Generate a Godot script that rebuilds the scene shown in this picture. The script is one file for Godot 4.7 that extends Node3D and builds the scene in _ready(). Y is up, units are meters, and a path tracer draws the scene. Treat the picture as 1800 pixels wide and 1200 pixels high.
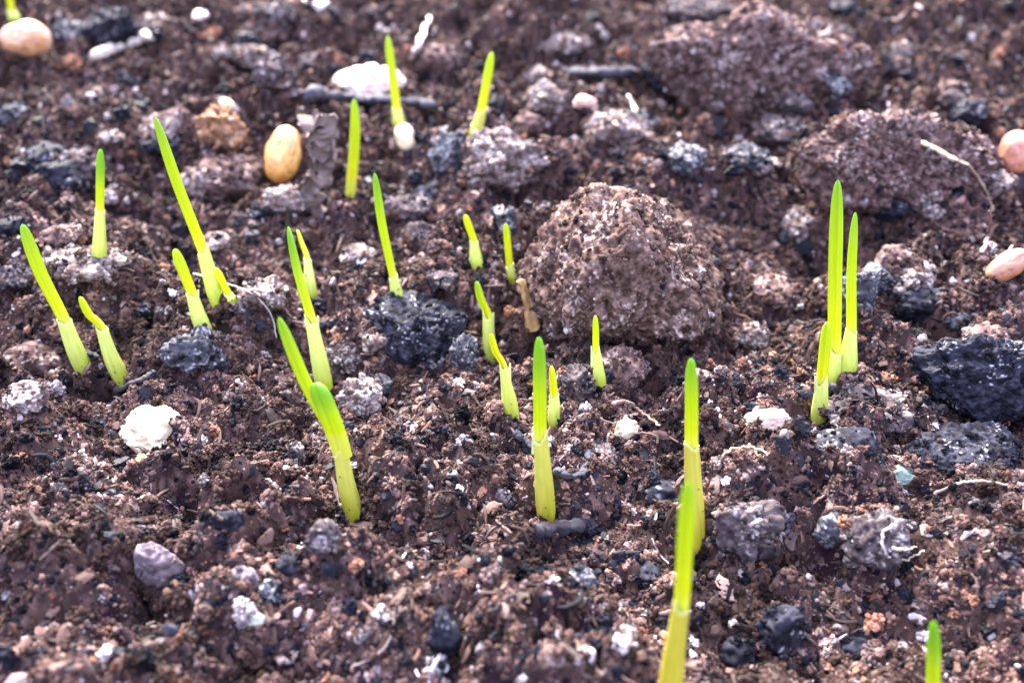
extends Node3D
# A bed of crumbly soil with young grass shoots, seen from about a hand's breadth above it. Metres, y up.

const F := 1740.0            # focal length of the lens in pixels of a picture 1800 wide
const PITCH := 34.0
const CAM_H := 0.092
const GX0 := -0.24
const GZ0 := -0.43
const STEP := 0.0006
const GNX := 801
const GNZ := 671

var cam: Camera3D
var eye := Vector3(0, CAM_H, 0)
var cbasis: Basis
var H := PackedFloat32Array()
var rng := RandomNumberGenerator.new()
var n_a := FastNoiseLite.new()
var n_b := FastNoiseLite.new()
var n_c := FastNoiseLite.new()
var n_cell := FastNoiseLite.new()     # distance to the nearest of scattered points: rounded grains with crevices between
var names := {}
var M := {}
var crumbs := []             # shared crumb shapes
var chips := []
var clumps := []
var flakes := []
var shreds := []

# ------------------------------------------------------------------ naming
func numbered(called: String) -> String:
	var k: int = names.get(called, -1) + 1
	names[called] = k
	return called if k == 0 else "%s_%03d" % [called, k]

func tag(o: Node, label := "", category := "", group := "", kind := "") -> Node:
	if label != "": o.set_meta("label", label)
	if category != "": o.set_meta("category", category)
	if group != "": o.set_meta("group", group)
	if kind != "": o.set_meta("kind", kind)
	return o

func thing(called: String, at: Vector3) -> Node3D:
	var o := Node3D.new()
	o.name = numbered(called)
	add_child(o)
	o.position = at
	return o

func part(called: String, mesh: Mesh, m: Material, parent: Node3D) -> MeshInstance3D:
	var o := MeshInstance3D.new()
	o.name = called
	o.mesh = mesh
	o.material_override = m
	parent.add_child(o, true)
	return o

func single(called: String, mesh: Mesh, m: Material, at := Vector3.ZERO) -> MeshInstance3D:
	var o := MeshInstance3D.new()
	o.name = numbered(called)
	o.mesh = mesh
	o.material_override = m
	add_child(o)
	o.position = at
	return o

# ------------------------------------------------------------------ mesh helpers
func to_mesh(v: PackedVector3Array, idx: PackedInt32Array, col: PackedColorArray, flat := false) -> ArrayMesh:
	var a := []
	a.resize(Mesh.ARRAY_MAX)
	if flat:
		var fv := PackedVector3Array()
		var fn := PackedVector3Array()
		var fc := PackedColorArray()
		for t in range(0, idx.size(), 3):
			var p0 := v[idx[t]]; var p1 := v[idx[t + 1]]; var p2 := v[idx[t + 2]]
			var nn := (p2 - p0).cross(p1 - p0).normalized()
			var cc := (col[idx[t]] + col[idx[t + 1]] + col[idx[t + 2]]) / 3.0
			for k in 3:
				fv.append(v[idx[t + k]]); fn.append(nn); fc.append(cc)
		a[Mesh.ARRAY_VERTEX] = fv; a[Mesh.ARRAY_NORMAL] = fn; a[Mesh.ARRAY_COLOR] = fc
	else:
		var nrm := PackedVector3Array()
		nrm.resize(v.size())
		for t in range(0, idx.size(), 3):
			var i0 := idx[t]; var i1 := idx[t + 1]; var i2 := idx[t + 2]
			var nn := (v[i2] - v[i0]).cross(v[i1] - v[i0]) * 1.0e6
			nrm[i0] += nn; nrm[i1] += nn; nrm[i2] += nn
		for i in nrm.size(): nrm[i] = nrm[i].normalized()
		a[Mesh.ARRAY_VERTEX] = v; a[Mesh.ARRAY_NORMAL] = nrm; a[Mesh.ARRAY_COLOR] = col
		a[Mesh.ARRAY_INDEX] = idx
	var m := ArrayMesh.new()
	m.add_surface_from_arrays(Mesh.PRIMITIVE_TRIANGLES, a)
	return m

var ico_cache := {}
func ico(sub: int) -> Array:
	if ico_cache.has(sub): return ico_cache[sub]
	var v := PackedVector3Array()
	var f := PackedInt32Array()
	if sub == 0:
		var t := (1.0 + sqrt(5.0)) / 2.0
		for p in [[-1, t, 0], [1, t, 0], [-1, -t, 0], [1, -t, 0], [0, -1, t], [0, 1, t], [0, -1, -t], [0, 1, -t], [t, 0, -1], [t, 0, 1], [-t, 0, -1], [-t, 0, 1]]:
			v.append(Vector3(p[0], p[1], p[2]).normalized())
		f = PackedInt32Array([0, 5, 11, 0, 1, 5, 0, 7, 1, 0, 10, 7, 0, 11, 10, 1, 9, 5, 5, 4, 11, 11, 2, 10, 10, 6, 7, 7, 8, 1, 3, 4, 9, 3, 2, 4, 3, 6, 2, 3, 8, 6, 3, 9, 8, 4, 5, 9, 2, 11, 4, 6, 10, 2, 8, 7, 6, 9, 1, 8])
	else:
		var b: Array = ico(sub - 1)
		v = b[0].duplicate()
		var bf: PackedInt32Array = b[1]
		var mid := {}
		for t in range(0, bf.size(), 3):
			var m := [0, 0, 0]
			for k in 3:
				var p := bf[t + k]; var q := bf[t + (k + 1) % 3]
				var key := mini(p, q) * 100000 + maxi(p, q)
				if not mid.has(key):
					mid[key] = v.size()
					v.append(((v[p] + v[q]) * 0.5).normalized())
				m[k] = mid[key]
			f.append_array([bf[t], m[0], m[2], bf[t + 1], m[1], m[0], bf[t + 2], m[2], m[1], m[0], m[1], m[2]])
	ico_cache[sub] = [v, f]
	return ico_cache[sub]

func fbm(p: Vector3) -> float:
	return n_a.get_noise_3dv(p)

# a crumb of unit radius; angular > 0 cuts it with random planes
func crumb_mesh(sd: int, sub: int, rough: float, angular: int, squash: Vector3, fine: float, flat := false) -> ArrayMesh:
	var r := RandomNumberGenerator.new()
	r.seed = 7000 + sd
	var b: Array = ico(sub)
	var off := Vector3(r.randf(), r.randf(), r.randf()) * 90.0
	var cuts := []
	for k in angular:
		cuts.append([Vector3(r.randfn(), r.randfn(), r.randfn()).normalized(), r.randf_range(0.5, 0.85)])
	var v := PackedVector3Array()
	var col := PackedColorArray()
	for d: Vector3 in b[0]:
		var s := 1.0 + rough * n_a.get_noise_3dv(d * 14.0 + off) * 1.6
		s += fine * absf(n_a.get_noise_3dv(d * 55.0 + off)) * 1.8
		for c in cuts:
			var q: float = d.dot(c[0])
			if q > 0.02: s = minf(s, c[1] / q)
		s += fine * 0.5 * n_b.get_noise_3dv(d * 90.0 + off)
		v.append(d * s * squash)
		var g := clampf(1.0 + 0.75 * n_b.get_noise_3dv(d * 40.0 + off * 2.0), 0.45, 1.7)
		var sp := n_b.get_noise_3dv(d * 120.0 - off)
		if sp > 0.45: g *= 1.9
		col.append(Color(g, g, g))
	return to_mesh(v, b[1], col, flat)

# a crumb made of many little angular grains stuck together, of unit radius
func aggregate_mesh(sd: int, bits: int, size: float, spread: float, sub := 1) -> ArrayMesh:
	var r := RandomNumberGenerator.new()
	r.seed = 5000 + sd
	var b: Array = ico(sub)
	var v := PackedVector3Array()
	var col := PackedColorArray()
	var idx := PackedInt32Array()
	var form := Vector3(r.randf_range(0.8, 1.1), r.randf_range(0.55, 0.85), r.randf_range(0.65, 1.0))
	for k in bits:
		var c := Vector3(r.randfn(), r.randfn(), r.randfn()).normalized() * form * spread * (pow(r.randf(), 0.4) if k > 0 else 0.0)
		var s := size * pow(2.0, r.randf_range(-1.6, 0.45)) * (1.25 if k == 0 else 1.0)
		var t := turned(r) * Basis.from_scale(Vector3(r.randf_range(0.8, 1.4), r.randf_range(0.45, 0.95), r.randf_range(0.6, 1.0)) * s)
		var off := Vector3(r.randf(), r.randf(), r.randf()) * 50.0
		var cuts := []
		for q in 5: cuts.append([Vector3(r.randfn(), r.randfn(), r.randfn()).normalized(), r.randf_range(0.45, 0.8)])
		var g := pow(2.0, r.randf_range(-1.7, 0.8))
		if r.randf() < 0.07: g *= 2.4
		var o := v.size()
		for d: Vector3 in b[0]:
			var w := 1.0 + 0.5 * n_a.get_noise_3dv(d * 16.0 + off)
			for q in cuts:
				var f: float = d.dot(q[0])
				if f > 0.05: w = minf(w, q[1] / f)
			v.append(c + t * (d * w))
			var gg := g * (1.0 + 0.5 * n_b.get_noise_3dv(d * 50.0 + off))
			col.append(Color(gg, gg, gg))
		for i in b[1]: idx.append(o + i)
	return to_mesh(v, idx, col, true)

# a curled thin shred of bark or root, about 2 long
func shred_mesh(sd: int, w: float, th: float) -> ArrayMesh:
	var r := RandomNumberGenerator.new()
	r.seed = 9000 + sd
	var pts := PackedVector3Array()
	var bend := r.randf_range(-0.5, 0.5)
	var lift := r.randf_range(-0.3, 0.3)
	for k in 7:
		var t := k / 6.0 * 2.0 - 1.0
		pts.append(Vector3(t, lift * t * t + r.randf_range(-0.04, 0.04), bend * t * t + r.randf_range(-0.05, 0.05)))
	return tube(pts, func(s): return w * (0.5 + 0.5 * sin(PI * clampf(s * 0.9 + 0.07, 0, 1))), th / w, 6, func(s, a): return Color.WHITE * (0.8 + 0.35 * sin(s * 31.0 + a * 3.0 + sd)))

var gnarl := 0.0             # how far the next tube's skin is crumpled
# a tube along pts; width(s) gives its half-width, squash its thickness against that; tint(s, angle)
func tube(pts: PackedVector3Array, width: Callable, squash: float, sides: int, tint: Callable, side_hint := Vector3(0, 1, 0)) -> ArrayMesh:
	var v := PackedVector3Array()
	var col := PackedColorArray()
	var idx := PackedInt32Array()
	var n := pts.size()
	for i in n:
		var tng := (pts[mini(i + 1, n - 1)] - pts[maxi(i - 1, 0)]).normalized()
		var sx := tng.cross(side_hint)
		if sx.length() < 0.05: sx = tng.cross(Vector3(0.3, 0.2, 1))
		sx = sx.normalized()
		var sy := sx.cross(tng).normalized()
		var s := float(i) / (n - 1)
		var w: float = width.call(s)
		for k in sides:
			var a := TAU * k / sides
			var p := pts[i] + sx * cos(a) * w + sy * sin(a) * w * squash
			if gnarl > 0.0:
				var q := p * 3200.0
				var g := Vector3(n_a.get_noise_3dv(q), n_a.get_noise_3dv(q + Vector3(40, 0, 0)), n_a.get_noise_3dv(q + Vector3(0, 40, 0)))
				p += g * gnarl + g.abs() * Vector3(0, 0, gnarl * 0.6)
			v.append(p)
			col.append(tint.call(s, a))
	for i in n - 1:
		for k in sides:
			var k2 := (k + 1) % sides
			idx.append_array([i * sides + k, i * sides + k2, (i + 1) * sides + k, i * sides + k2, (i + 1) * sides + k2, (i + 1) * sides + k])
	for e in 2:
		var c := v.size()
		v.append(pts[0] if e == 0 else pts[n - 1])
		col.append(tint.call(float(e), 0.0))
		var o := 0 if e == 0 else (n - 1) * sides
		for k in sides:
			var k2 := (k + 1) % sides
			if e == 0: idx.append_array([c, o + k2, o + k])
			else: idx.append_array([c, o + k, o + k2])
	return to_mesh(v, idx, col)

func smooth_path(ctrl: Array, n: int) -> PackedVector3Array:
	var out := PackedVector3Array()
	var m := ctrl.size()
	for i in n:
		var t := float(i) / (n - 1) * (m - 1)
		var k := mini(int(t), m - 2)
		var u := t - k
		var p0: Vector3 = ctrl[maxi(k - 1, 0)]
		var p1: Vector3 = ctrl[k]
		var p2: Vector3 = ctrl[k + 1]
		var p3: Vector3 = ctrl[mini(k + 2, m - 1)]
		out.append(p1.cubic_interpolate(p2, p0, p3, u))
	return out

# ------------------------------------------------------------------ the ground
func ray(u: float, v: float) -> Vector3:
	return (cbasis * Vector3((u - 900.0) / F, -(v - 600.0) / F, -1.0)).normalized()

func hh(x: float, z: float) -> float:
	var fx := clampf((x - GX0) / STEP, 0.0, GNX - 1.001)
	var fz := clampf((z - GZ0) / STEP, 0.0, GNZ - 1.001)
	var i := int(fx); var j := int(fz)
	fx -= i; fz -= j
	var o := j * GNX + i
	return lerpf(lerpf(H[o], H[o + 1], fx), lerpf(H[o + GNX], H[o + GNX + 1], fx), fz)

func hn(x: float, z: float, e := 0.0012) -> Vector3:
	return Vector3(hh(x - e, z) - hh(x + e, z), 2.0 * e, hh(x, z - e) - hh(x, z + e)).normalized()

# the point of the soil seen at a place of the photograph
func gp(u: float, v: float) -> Vector3:
	var d := ray(u, v)
	var t := 0.06
	while t < 0.9:
		var p := eye + d * t
		if p.y < hh(p.x, p.z): break
		t += 0.0006
	return eye + d * t

# the same, with the clods that lie on the soil
var solids := []
func sp(u: float, v: float) -> Vector3:
	var g := gp(u, v)
	var d := ray(u, v)
	var best := (g - eye).length()
	for q in solids:
		var rr: Vector3 = q[1]
		var o: Vector3 = (eye - q[0]) / rr
		var e := d / rr
		var b := o.dot(e)
		var disc := b * b - e.length_squared() * (o.length_squared() - 1.0)
		if disc > 0.0: best = minf(best, (-b - sqrt(disc)) / e.length_squared())
	return eye + d * best

# where the same place lies on the level z
func on_level(u: float, v: float, z: float) -> Vector3:
	var d := ray(u, v)
	return eye + d * (z / d.z)

func flat_point(u: float, v: float) -> Vector3:
	var d := ray(u, v)
	return eye + d * (-eye.y / d.y)

func depth_of(p: Vector3) -> float:
	return -(cbasis.inverse() * (p - eye)).z

# mounds and hollows: [u, v, half-width px, half-length (mm, along z), height mm]
var MOUNDS := [
	[60, 520, 150, 12, 4.5], [250, 535, 110, 9, 4.0], [420, 560, 120, 8, 3.5], [120, 455, 260, 9, -3.0], [520, 600, 60, 7, -2.5],
	[600, 640, 60, 8, -2.0], [1000, 640, 90, 8, -3.0], [900, 820, 330, 11, 2.2], [950, 985, 240, 6, -2.6], [1180, 940, 130, 6, -2.2],
	[620, 950, 60, 5, -2.0], [1560, 780, 190, 12, 1.5], [1330, 640, 160, 12, -3.0], [1480, 1120, 220, 8, -2.6], [1320, 960, 110, 9, 2.2],
	[350, 330, 200, 16, 3.0], [860, 330, 130, 14, 4.0], [1560, 330, 220, 22, 5.5], [1320, 190, 260, 24, 3.5], [780, 500, 100, 9, 2.5],
	[490, 130, 120, 20, -3.0], [1420, 420, 110, 14, -3.0], [200, 960, 260, 10, 1.6], [850, 470, 110, 8, 2.0], [1680, 520, 140, 14, 1.5],
	[560, 360, 90, 10, -3.0], [1780, 330, 120, 12, 2.0], [230, 230, 170, 26, -2.0], [480, 350, 70, 8, -3.0], [920, 600, 70, 7, -3.5], [1180, 650, 130, 7, -3.5], [1300, 560, 60, 9, -3.0], [1420, 700, 60, 8, -2.0], [1000, 60, 300, 30, -4.0],
]

# small hollows where shoots break through
var FEET := [[150, 655, 24, 2.2, -1.5], [220, 678, 24, 2.2, -1.5], [174, 468, 24, 2.2, -1.5], [382, 532, 24, 2.2, -1.5], [408, 530, 24, 2.2, -1.5], [362, 588, 24, 2.2, -1.5], [572, 690, 24, 2.2, -1.5], [548, 530, 24, 2.2, -1.5], [625, 912, 24, 2.2, -1.5], [700, 530, 24, 2.2, -1.5], [615, 346, 24, 2.2, -1.5], [702, 222, 24, 2.2, -1.5], [833, 246, 24, 2.2, -1.5], [839, 474, 24, 2.2, -1.5], [900, 494, 24, 2.2, -1.5], [862, 642, 24, 2.2, -1.5], [900, 738, 24, 2.2, -1.5], [961, 912, 24, 2.2, -1.5], [976, 750, 24, 2.2, -1.5], [1056, 682, 24, 2.2, -1.5], [1224, 960, 24, 2.2, -1.5], [1176, 1240, 24, 2.2, -1.5], [1464, 672, 24, 2.2, -1.5], [1488, 660, 24, 2.2, -1.5], [1440, 748, 24, 2.2, -1.5], [1640, 1300, 24, 2.2, -1.5], [26, 36, 24, 2.2, -1.5]]
func make_heights() -> void:
	H.resize(GNX * GNZ)
	var big := FastNoiseLite.new()
	big.seed = 11; big.frequency = 22.0; big.fractal_octaves = 2
	var mid := FastNoiseLite.new()
	mid.seed = 12; mid.frequency = 85.0; mid.fractal_octaves = 3; mid.fractal_gain = 0.55
	var lump := FastNoiseLite.new()
	lump.seed = 14; lump.frequency = 60.0; lump.fractal_octaves = 1
	var lump2 := FastNoiseLite.new()
	lump2.seed = 15; lump2.frequency = 150.0; lump2.fractal_octaves = 2
	var small := FastNoiseLite.new()
	small.seed = 13; small.frequency = 330.0; small.fractal_octaves = 2; small.fractal_type = FastNoiseLite.FRACTAL_RIDGED
	for j in GNZ:
		var z := GZ0 + j * STEP
		for i in GNX:
			var x := GX0 + i * STEP
			var h := 0.0068 * big.get_noise_2d(x, z) + 0.0022 * mid.get_noise_2d(x, z) + 0.0006 * small.get_noise_2d(x, z)
			var sx := x + 0.003 * lump2.get_noise_2d(z + 3.0, x)
			var far := smoothstep(-0.12, -0.22, z)
			h += (0.0050 + 0.0050 * far) * sqrt(absf(lump.get_noise_2d(sx, z))) - 0.0030 - 0.0022 * far
			var rough := clampf(0.55 + 1.5 * big.get_noise_2d(x + 5.0, z) + 2.0 * (-0.13 - z), 0.12, 1.3)
			var sz := z + 0.003 * lump2.get_noise_2d(x, z + 7.0)
			var c1 := 1.0 + n_cell.get_noise_2d(sx * 850.0, sz * 850.0)
			var c2 := 1.0 + n_cell.get_noise_2d(sx * 2900.0 + 50.0, sz * 2900.0)
			h += rough * (0.0096 * (0.5 - c1 * c1) + 0.0030 * (0.5 - c2 * c2))
			H[j * GNX + i] = h
	for m in MOUNDS + FEET:
		var c := flat_point(m[0], m[1])
		var rx: float = m[2] * depth_of(c) / F
		var rz: float = m[3] * 0.001
		var i0 := clampi(int((c.x - 2.6 * rx - GX0) / STEP), 0, GNX - 1)
		var i1 := clampi(int((c.x + 2.6 * rx - GX0) / STEP), 0, GNX - 1)
		var j0 := clampi(int((c.z - 2.6 * rz - GZ0) / STEP), 0, GNZ - 1)
		var j1 := clampi(int((c.z + 2.6 * rz - GZ0) / STEP), 0, GNZ - 1)
		for j in range(j0, j1 + 1):
			for i in range(i0, i1 + 1):
				var dx := (GX0 + i * STEP - c.x) / rx
				var dz := (GZ0 + j * STEP - c.z) / rz
				H[j * GNX + i] += m[4] * 0.001 * exp(-(dx * dx + dz * dz))
	# the detailed patch dips under the plain soil around it at its rim
	for j in GNZ:
		for i in GNX:
			var e := mini(mini(i, GNX - 1 - i), mini(j, GNZ - 1 - j)) * STEP
			if e < 0.02: H[j * GNX + i] -= 0.02 * pow(1.0 - e / 0.02, 2.0)

func soil_color(x: float, y: float, z: float) -> Color:
	var a := n_a.get_noise_3d(x * 900.0, y * 900.0, z * 900.0)
	var b := n_b.get_noise_3d(x * 5200.0, y * 5200.0, z * 5200.0)
	var c := Color(0.040, 0.0245, 0.0235).lerp(Color(0.016, 0.0115, 0.012), clampf(a * 2.0 + 0.3, 0, 1))
	if b > 0.3: c = c.lerp(Color(0.10, 0.062, 0.055), clampf((b - 0.3) * 4.0, 0, 1))
	return c

func make_ground() -> void:
	make_heights()
	var v := PackedVector3Array()
	var nr := PackedVector3Array()
	var col := PackedColorArray()
	var n := GNX * GNZ
	v.resize(n); nr.resize(n); col.resize(n)
	for j in GNZ:
		var z := GZ0 + j * STEP
		for i in GNX:
			var o := j * GNX + i
			var x := GX0 + i * STEP
			v[o] = Vector3(x, H[o], z)
			var hx := H[o + 1] if i < GNX - 1 else H[o]
			var hz := H[o + GNX] if j < GNZ - 1 else H[o]
			nr[o] = Vector3(H[o] - hx, STEP, H[o] - hz).normalized()
			col[o] = soil_color(x, H[o], z)
	var idx := PackedInt32Array()
	idx.resize((GNX - 1) * (GNZ - 1) * 6)
	var q := 0
	for j in GNZ - 1:
		for i in GNX - 1:
			var o := j * GNX + i
			idx[q] = o; idx[q + 1] = o + 1; idx[q + 2] = o + GNX
			idx[q + 3] = o + 1; idx[q + 4] = o + GNX + 1; idx[q + 5] = o + GNX
			q += 6
	var a := []
	a.resize(Mesh.ARRAY_MAX)
	a[Mesh.ARRAY_VERTEX] = v; a[Mesh.ARRAY_NORMAL] = nr; a[Mesh.ARRAY_COLOR] = col; a[Mesh.ARRAY_INDEX] = idx
	var m := ArrayMesh.new()
	m.add_surface_from_arrays(Mesh.PRIMITIVE_TRIANGLES, a)
	tag(single("ground", m, M.soil), "dark brown crumbly soil of the seed bed", "soil", "", "structure")
	# the bed goes on round about, coarser
	var ov := PackedVector3Array()
	var oc := PackedColorArray()
	var oi := PackedInt32Array()
	var on := 161
	for j in on:
		for i in on:
			var x := (i / 160.0 - 0.5) * 6.0
			var z := (j / 160.0 - 0.5) * 6.0 - 0.2
			ov.append(Vector3(x, -0.012 + 0.004 * n_a.get_noise_2d(x * 90.0, z * 90.0), z))
			oc.append(soil_color(x, 0, z))
	for j in on - 1:
		for i in on - 1:
			var o := j * on + i
			oi.append_array([o, o + 1, o + on, o + 1, o + on + 1, o + on])
	tag(single("ground", to_mesh(ov, oi, oc), M.soil), "plain brown soil stretching away around the seed bed", "soil", "", "structure")

# ------------------------------------------------------------------ scattered crumbs
func in_bed(margin := 1.25) -> Vector3:
	# a random spot of the bed, over the stretch of it that the picture shows and a margin around
	while true:
		var z := -rng.randf_range(0.05, 0.40)
		var d := -z * cos(deg_to_rad(PITCH)) + CAM_H * sin(deg_to_rad(PITCH))
		var w := 900.0 / F * d * margin + 0.006
		var x := rng.randf_range(-0.235, 0.235)
		if absf(x) < w: return Vector3(x, hh(x, z), z)
	return Vector3.ZERO

# a random spot of the bed beside that stretch
func beside_bed() -> Vector3:
	while true:
		var z := -rng.randf_range(0.035, 0.425)
		var x := rng.randf_range(-0.238, 0.238)
		var d := -z * cos(deg_to_rad(PITCH)) + CAM_H * sin(deg_to_rad(PITCH))
		if z > -0.05 or z < -0.40 or absf(x) > 900.0 / F * d * 1.15 + 0.006: return Vector3(x, hh(x, z), z)
	return Vector3.ZERO

func put(buf: PackedFloat32Array, b: Basis, p: Vector3, c: Color) -> void:
	buf.append_array([b.x.x, b.y.x, b.z.x, p.x, b.x.y, b.y.y, b.z.y, p.y, b.x.z, b.y.z, b.z.z, p.z, c.r, c.g, c.b, 1.0])

func copies(called: String, mesh: Mesh, m: Material, buf: PackedFloat32Array, parent: Node3D) -> MultiMeshInstance3D:
	var mm := MultiMesh.new()
	mm.transform_format = MultiMesh.TRANSFORM_3D
	mm.use_colors = true
	mm.mesh = mesh
	mm.instance_count = buf.size() / 16
	mm.buffer = buf
	var o := MultiMeshInstance3D.new()
	o.multimesh = mm
	o.material_override = m
	if parent == self:
		o.name = numbered(called)
		add_child(o)
	else:
		o.name = called
		parent.add_child(o, true)
	o.set_meta("kind", "stuff")
	return o

func turned(r: RandomNumberGenerator) -> Basis:
	return Basis(Quaternion(r.randfn(), r.randfn(), r.randfn(), r.randfn()).normalized())

func lying(n: Vector3, r: RandomNumberGenerator, wobble: float) -> Basis:
	var up := (n + Vector3(r.randfn(), r.randfn(), r.randfn()) * wobble).normalized()
	var s := up.cross(Vector3(cos(r.randf() * TAU), 0.05, sin(r.randf() * TAU))).normalized()
	return Basis(s, up, s.cross(up)).rotated(up, r.randf() * TAU)

# the mix of tones in the bed: peat brown, red-brown, black char, grey, pale grit
func tone(r: RandomNumberGenerator, pale: float, black: float) -> Color:
	var t := r.randf()
	var k := pow(2.0, r.randf_range(-0.9, 0.8))
	if t < pale: return Color(0.30, 0.26, 0.27) * r.randf_range(0.45, 1.3)
	if t < pale + black: return Color(0.0065, 0.0065, 0.0105) * k
	if t < pale + black + 0.025: return Color(0.130, 0.062, 0.042) * k
	if t < pale + black + 0.11: return Color(0.130, 0.092, 0.088) * k
	if t < pale + black + 0.52: return Color(0.082, 0.048, 0.041) * k
	return Color(0.029, 0.0170, 0.0150) * k

func patchy(p: Vector3) -> float:
	# darker, damper and paler, drier stretches of soil
	return clampf(1.0 + 1.3 * n_a.get_noise_2d(p.x * 500.0, p.z * 500.0) + 0.6 * n_b.get_noise_2d(p.x * 1900.0, p.z * 1900.0), 0.45, 1.9)

func scatter(called: String, label: String, category: String, meshes: Array, m: Material, count: int, s0: float, s1: float, pale: float, black: float, flatly: bool, margin := 1.2, near := false) -> void:
	var bufs := []
	for k in meshes.size(): bufs.append(PackedFloat32Array())
	for k in count:
		var p := in_bed(margin) if margin > 0.0 else beside_bed()
		if near and (p.z < -0.20 or rng.randf() < smoothstep(-0.13, -0.20, p.z)): continue
		var s := s0 * pow(s1 / s0, pow(rng.randf(), 2.2))
		var b := (lying(hn(p.x, p.z), rng, 0.35) if flatly else turned(rng)).scaled_local(Vector3.ONE * s)
		p.y += s * rng.randf_range(-0.35, 0.35)
		put(bufs[rng.randi() % meshes.size()], b, p, tone(rng, pale, black) * patchy(p))
	for k in meshes.size():
		tag(copies(called, meshes[k], m, bufs[k], self), label, category, "", "stuff")

# ------------------------------------------------------------------ clods
# a clod of soil or char, built about its centre. Returns [mesh, points, normals]
func clod_mesh(a: float, b: float, c: float, sd: int, look: Dictionary) -> Array:
	var r := RandomNumberGenerator.new()
	r.seed = 300 + sd
	var size := maxf(a, maxf(b, c))
	var sub := 5 if size > 0.009 else (4 if size > 0.0032 else 3)
	if size > 0.0155 or (look.has("sharp") and size > 0.006): sub = 6
	var ball: Array = ico(sub)
	var off := Vector3(r.randf(), r.randf(), r.randf()) * 70.0
	var cuts := []
	for k in int(look.get("cuts", 0)):
		cuts.append([Vector3(r.randfn(), r.randfn() * 0.7, r.randfn()).normalized(), r.randf_range(0.62, 0.95)])
	for q in look.get("faces", []): cuts.append([Vector3(q[0], q[1], q[2]).normalized(), q[3]])
	var lumpy: float = look.get("lumpy", 0.3)
	var grain: float = look.get("grain", 1.0)
	var base: Color = look.base
	var alt: Color = look.alt
	var crust: Color = look.crust
	var much: float = look.get("much", 0.2)
	var v := PackedVector3Array()
	var col := PackedColorArray()
	var sc := Vector3(a, b, c)
	var sharp: float = look.get("sharp", 0.0)
	for d: Vector3 in ball[0]:
		var s := 1.0 + lumpy * 1.5 * n_a.get_noise_3dv(d * sc / size * 11.0 + off) + lumpy * 0.7 * n_a.get_noise_3dv(d * sc / size * 26.0 - off)
		for q in cuts:
			var w: float = d.dot(q[0])
			if w > 0.02: s = minf(s, lerpf(s, q[1] / w, 0.85))
		var p := d * sc * s
		var q2 := p * 5200.0 + off      # grain in real size
		var out := Vector3(d.x / a, d.y / b, d.z / c).normalized()
		var warp := Vector3(n_b.get_noise_3dv(q2 * 0.25), n_b.get_noise_3dv(q2 * 0.25 + Vector3(31, 0, 0)), n_b.get_noise_3dv(q2 * 0.25 + Vector3(0, 57, 0))) * 2.2
		var w1 := 1.0 + n_cell.get_noise_3dv(q2 * 0.42 + warp)
		var w2 := 1.0 + n_cell.get_noise_3dv(q2 * 1.15 + warp)
		var e := absf(n_a.get_noise_3dv(q2)) * 1.5 - 0.4
		var e2 := n_b.get_noise_3dv(q2 * 2.3)
		var e4 := 1.0 - absf(n_b.get_noise_3dv(q2 * 0.35 + Vector3(9, 9, 9))) * 5.0     # cracks
		var soft := 1.0 - 0.75 * sharp
		p += out * (0.0019 * (0.45 - w1 * w1) * soft + 0.00085 * (0.45 - w2 * w2) * soft + 0.0003 * e + 0.00022 * e2 - 0.0004 * maxf(e4, 0.0) + sharp * (0.0005 * n_b.get_noise_3dv(q2 * 0.8) + 0.00032 * n_b.get_noise_3dv(q2 * 1.9) + 0.00018 * n_b.get_noise_3dv(q2 * 4.1))) * grain * clampf(size / 0.009, 0.3, 1.4)
		v.append(p)
		var k := clampf(0.5 + 1.1 * n_b.get_noise_3dv(q2 * 0.9 + Vector3(40, 0, 0)), 0, 1)
		var cc := base.lerp(alt, k)
		var f := 0.8 * n_a.get_noise_3dv(q2 * 0.3 + Vector3(0, 80, 0)) + 0.8 * n_b.get_noise_3dv(q2 * 2.6)
		if f > 0.5 - much: cc = cc.lerp(crust, clampf((f - 0.5 + much) * 4.0, 0, 1))
		cc *= 1.0 + 0.5 * e2
		col.append(Color(maxf(cc.r, 0.004), maxf(cc.g, 0.004), maxf(cc.b, 0.004)))
	# bring it to its size: broken faces have taken some of it away
	var lo := v[0]; var hi := v[0]
	for p in v: lo = lo.min(p); hi = hi.max(p)
	var fit := Vector3(2.0 * a / (hi.x - lo.x), 2.0 * b / (hi.y - lo.y), 2.0 * c / (hi.z - lo.z))
	var mid := (lo + hi) * 0.5
	for i in v.size(): v[i] = (v[i] - mid) * fit
	return [to_mesh(v, ball[1], col), v]

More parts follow.
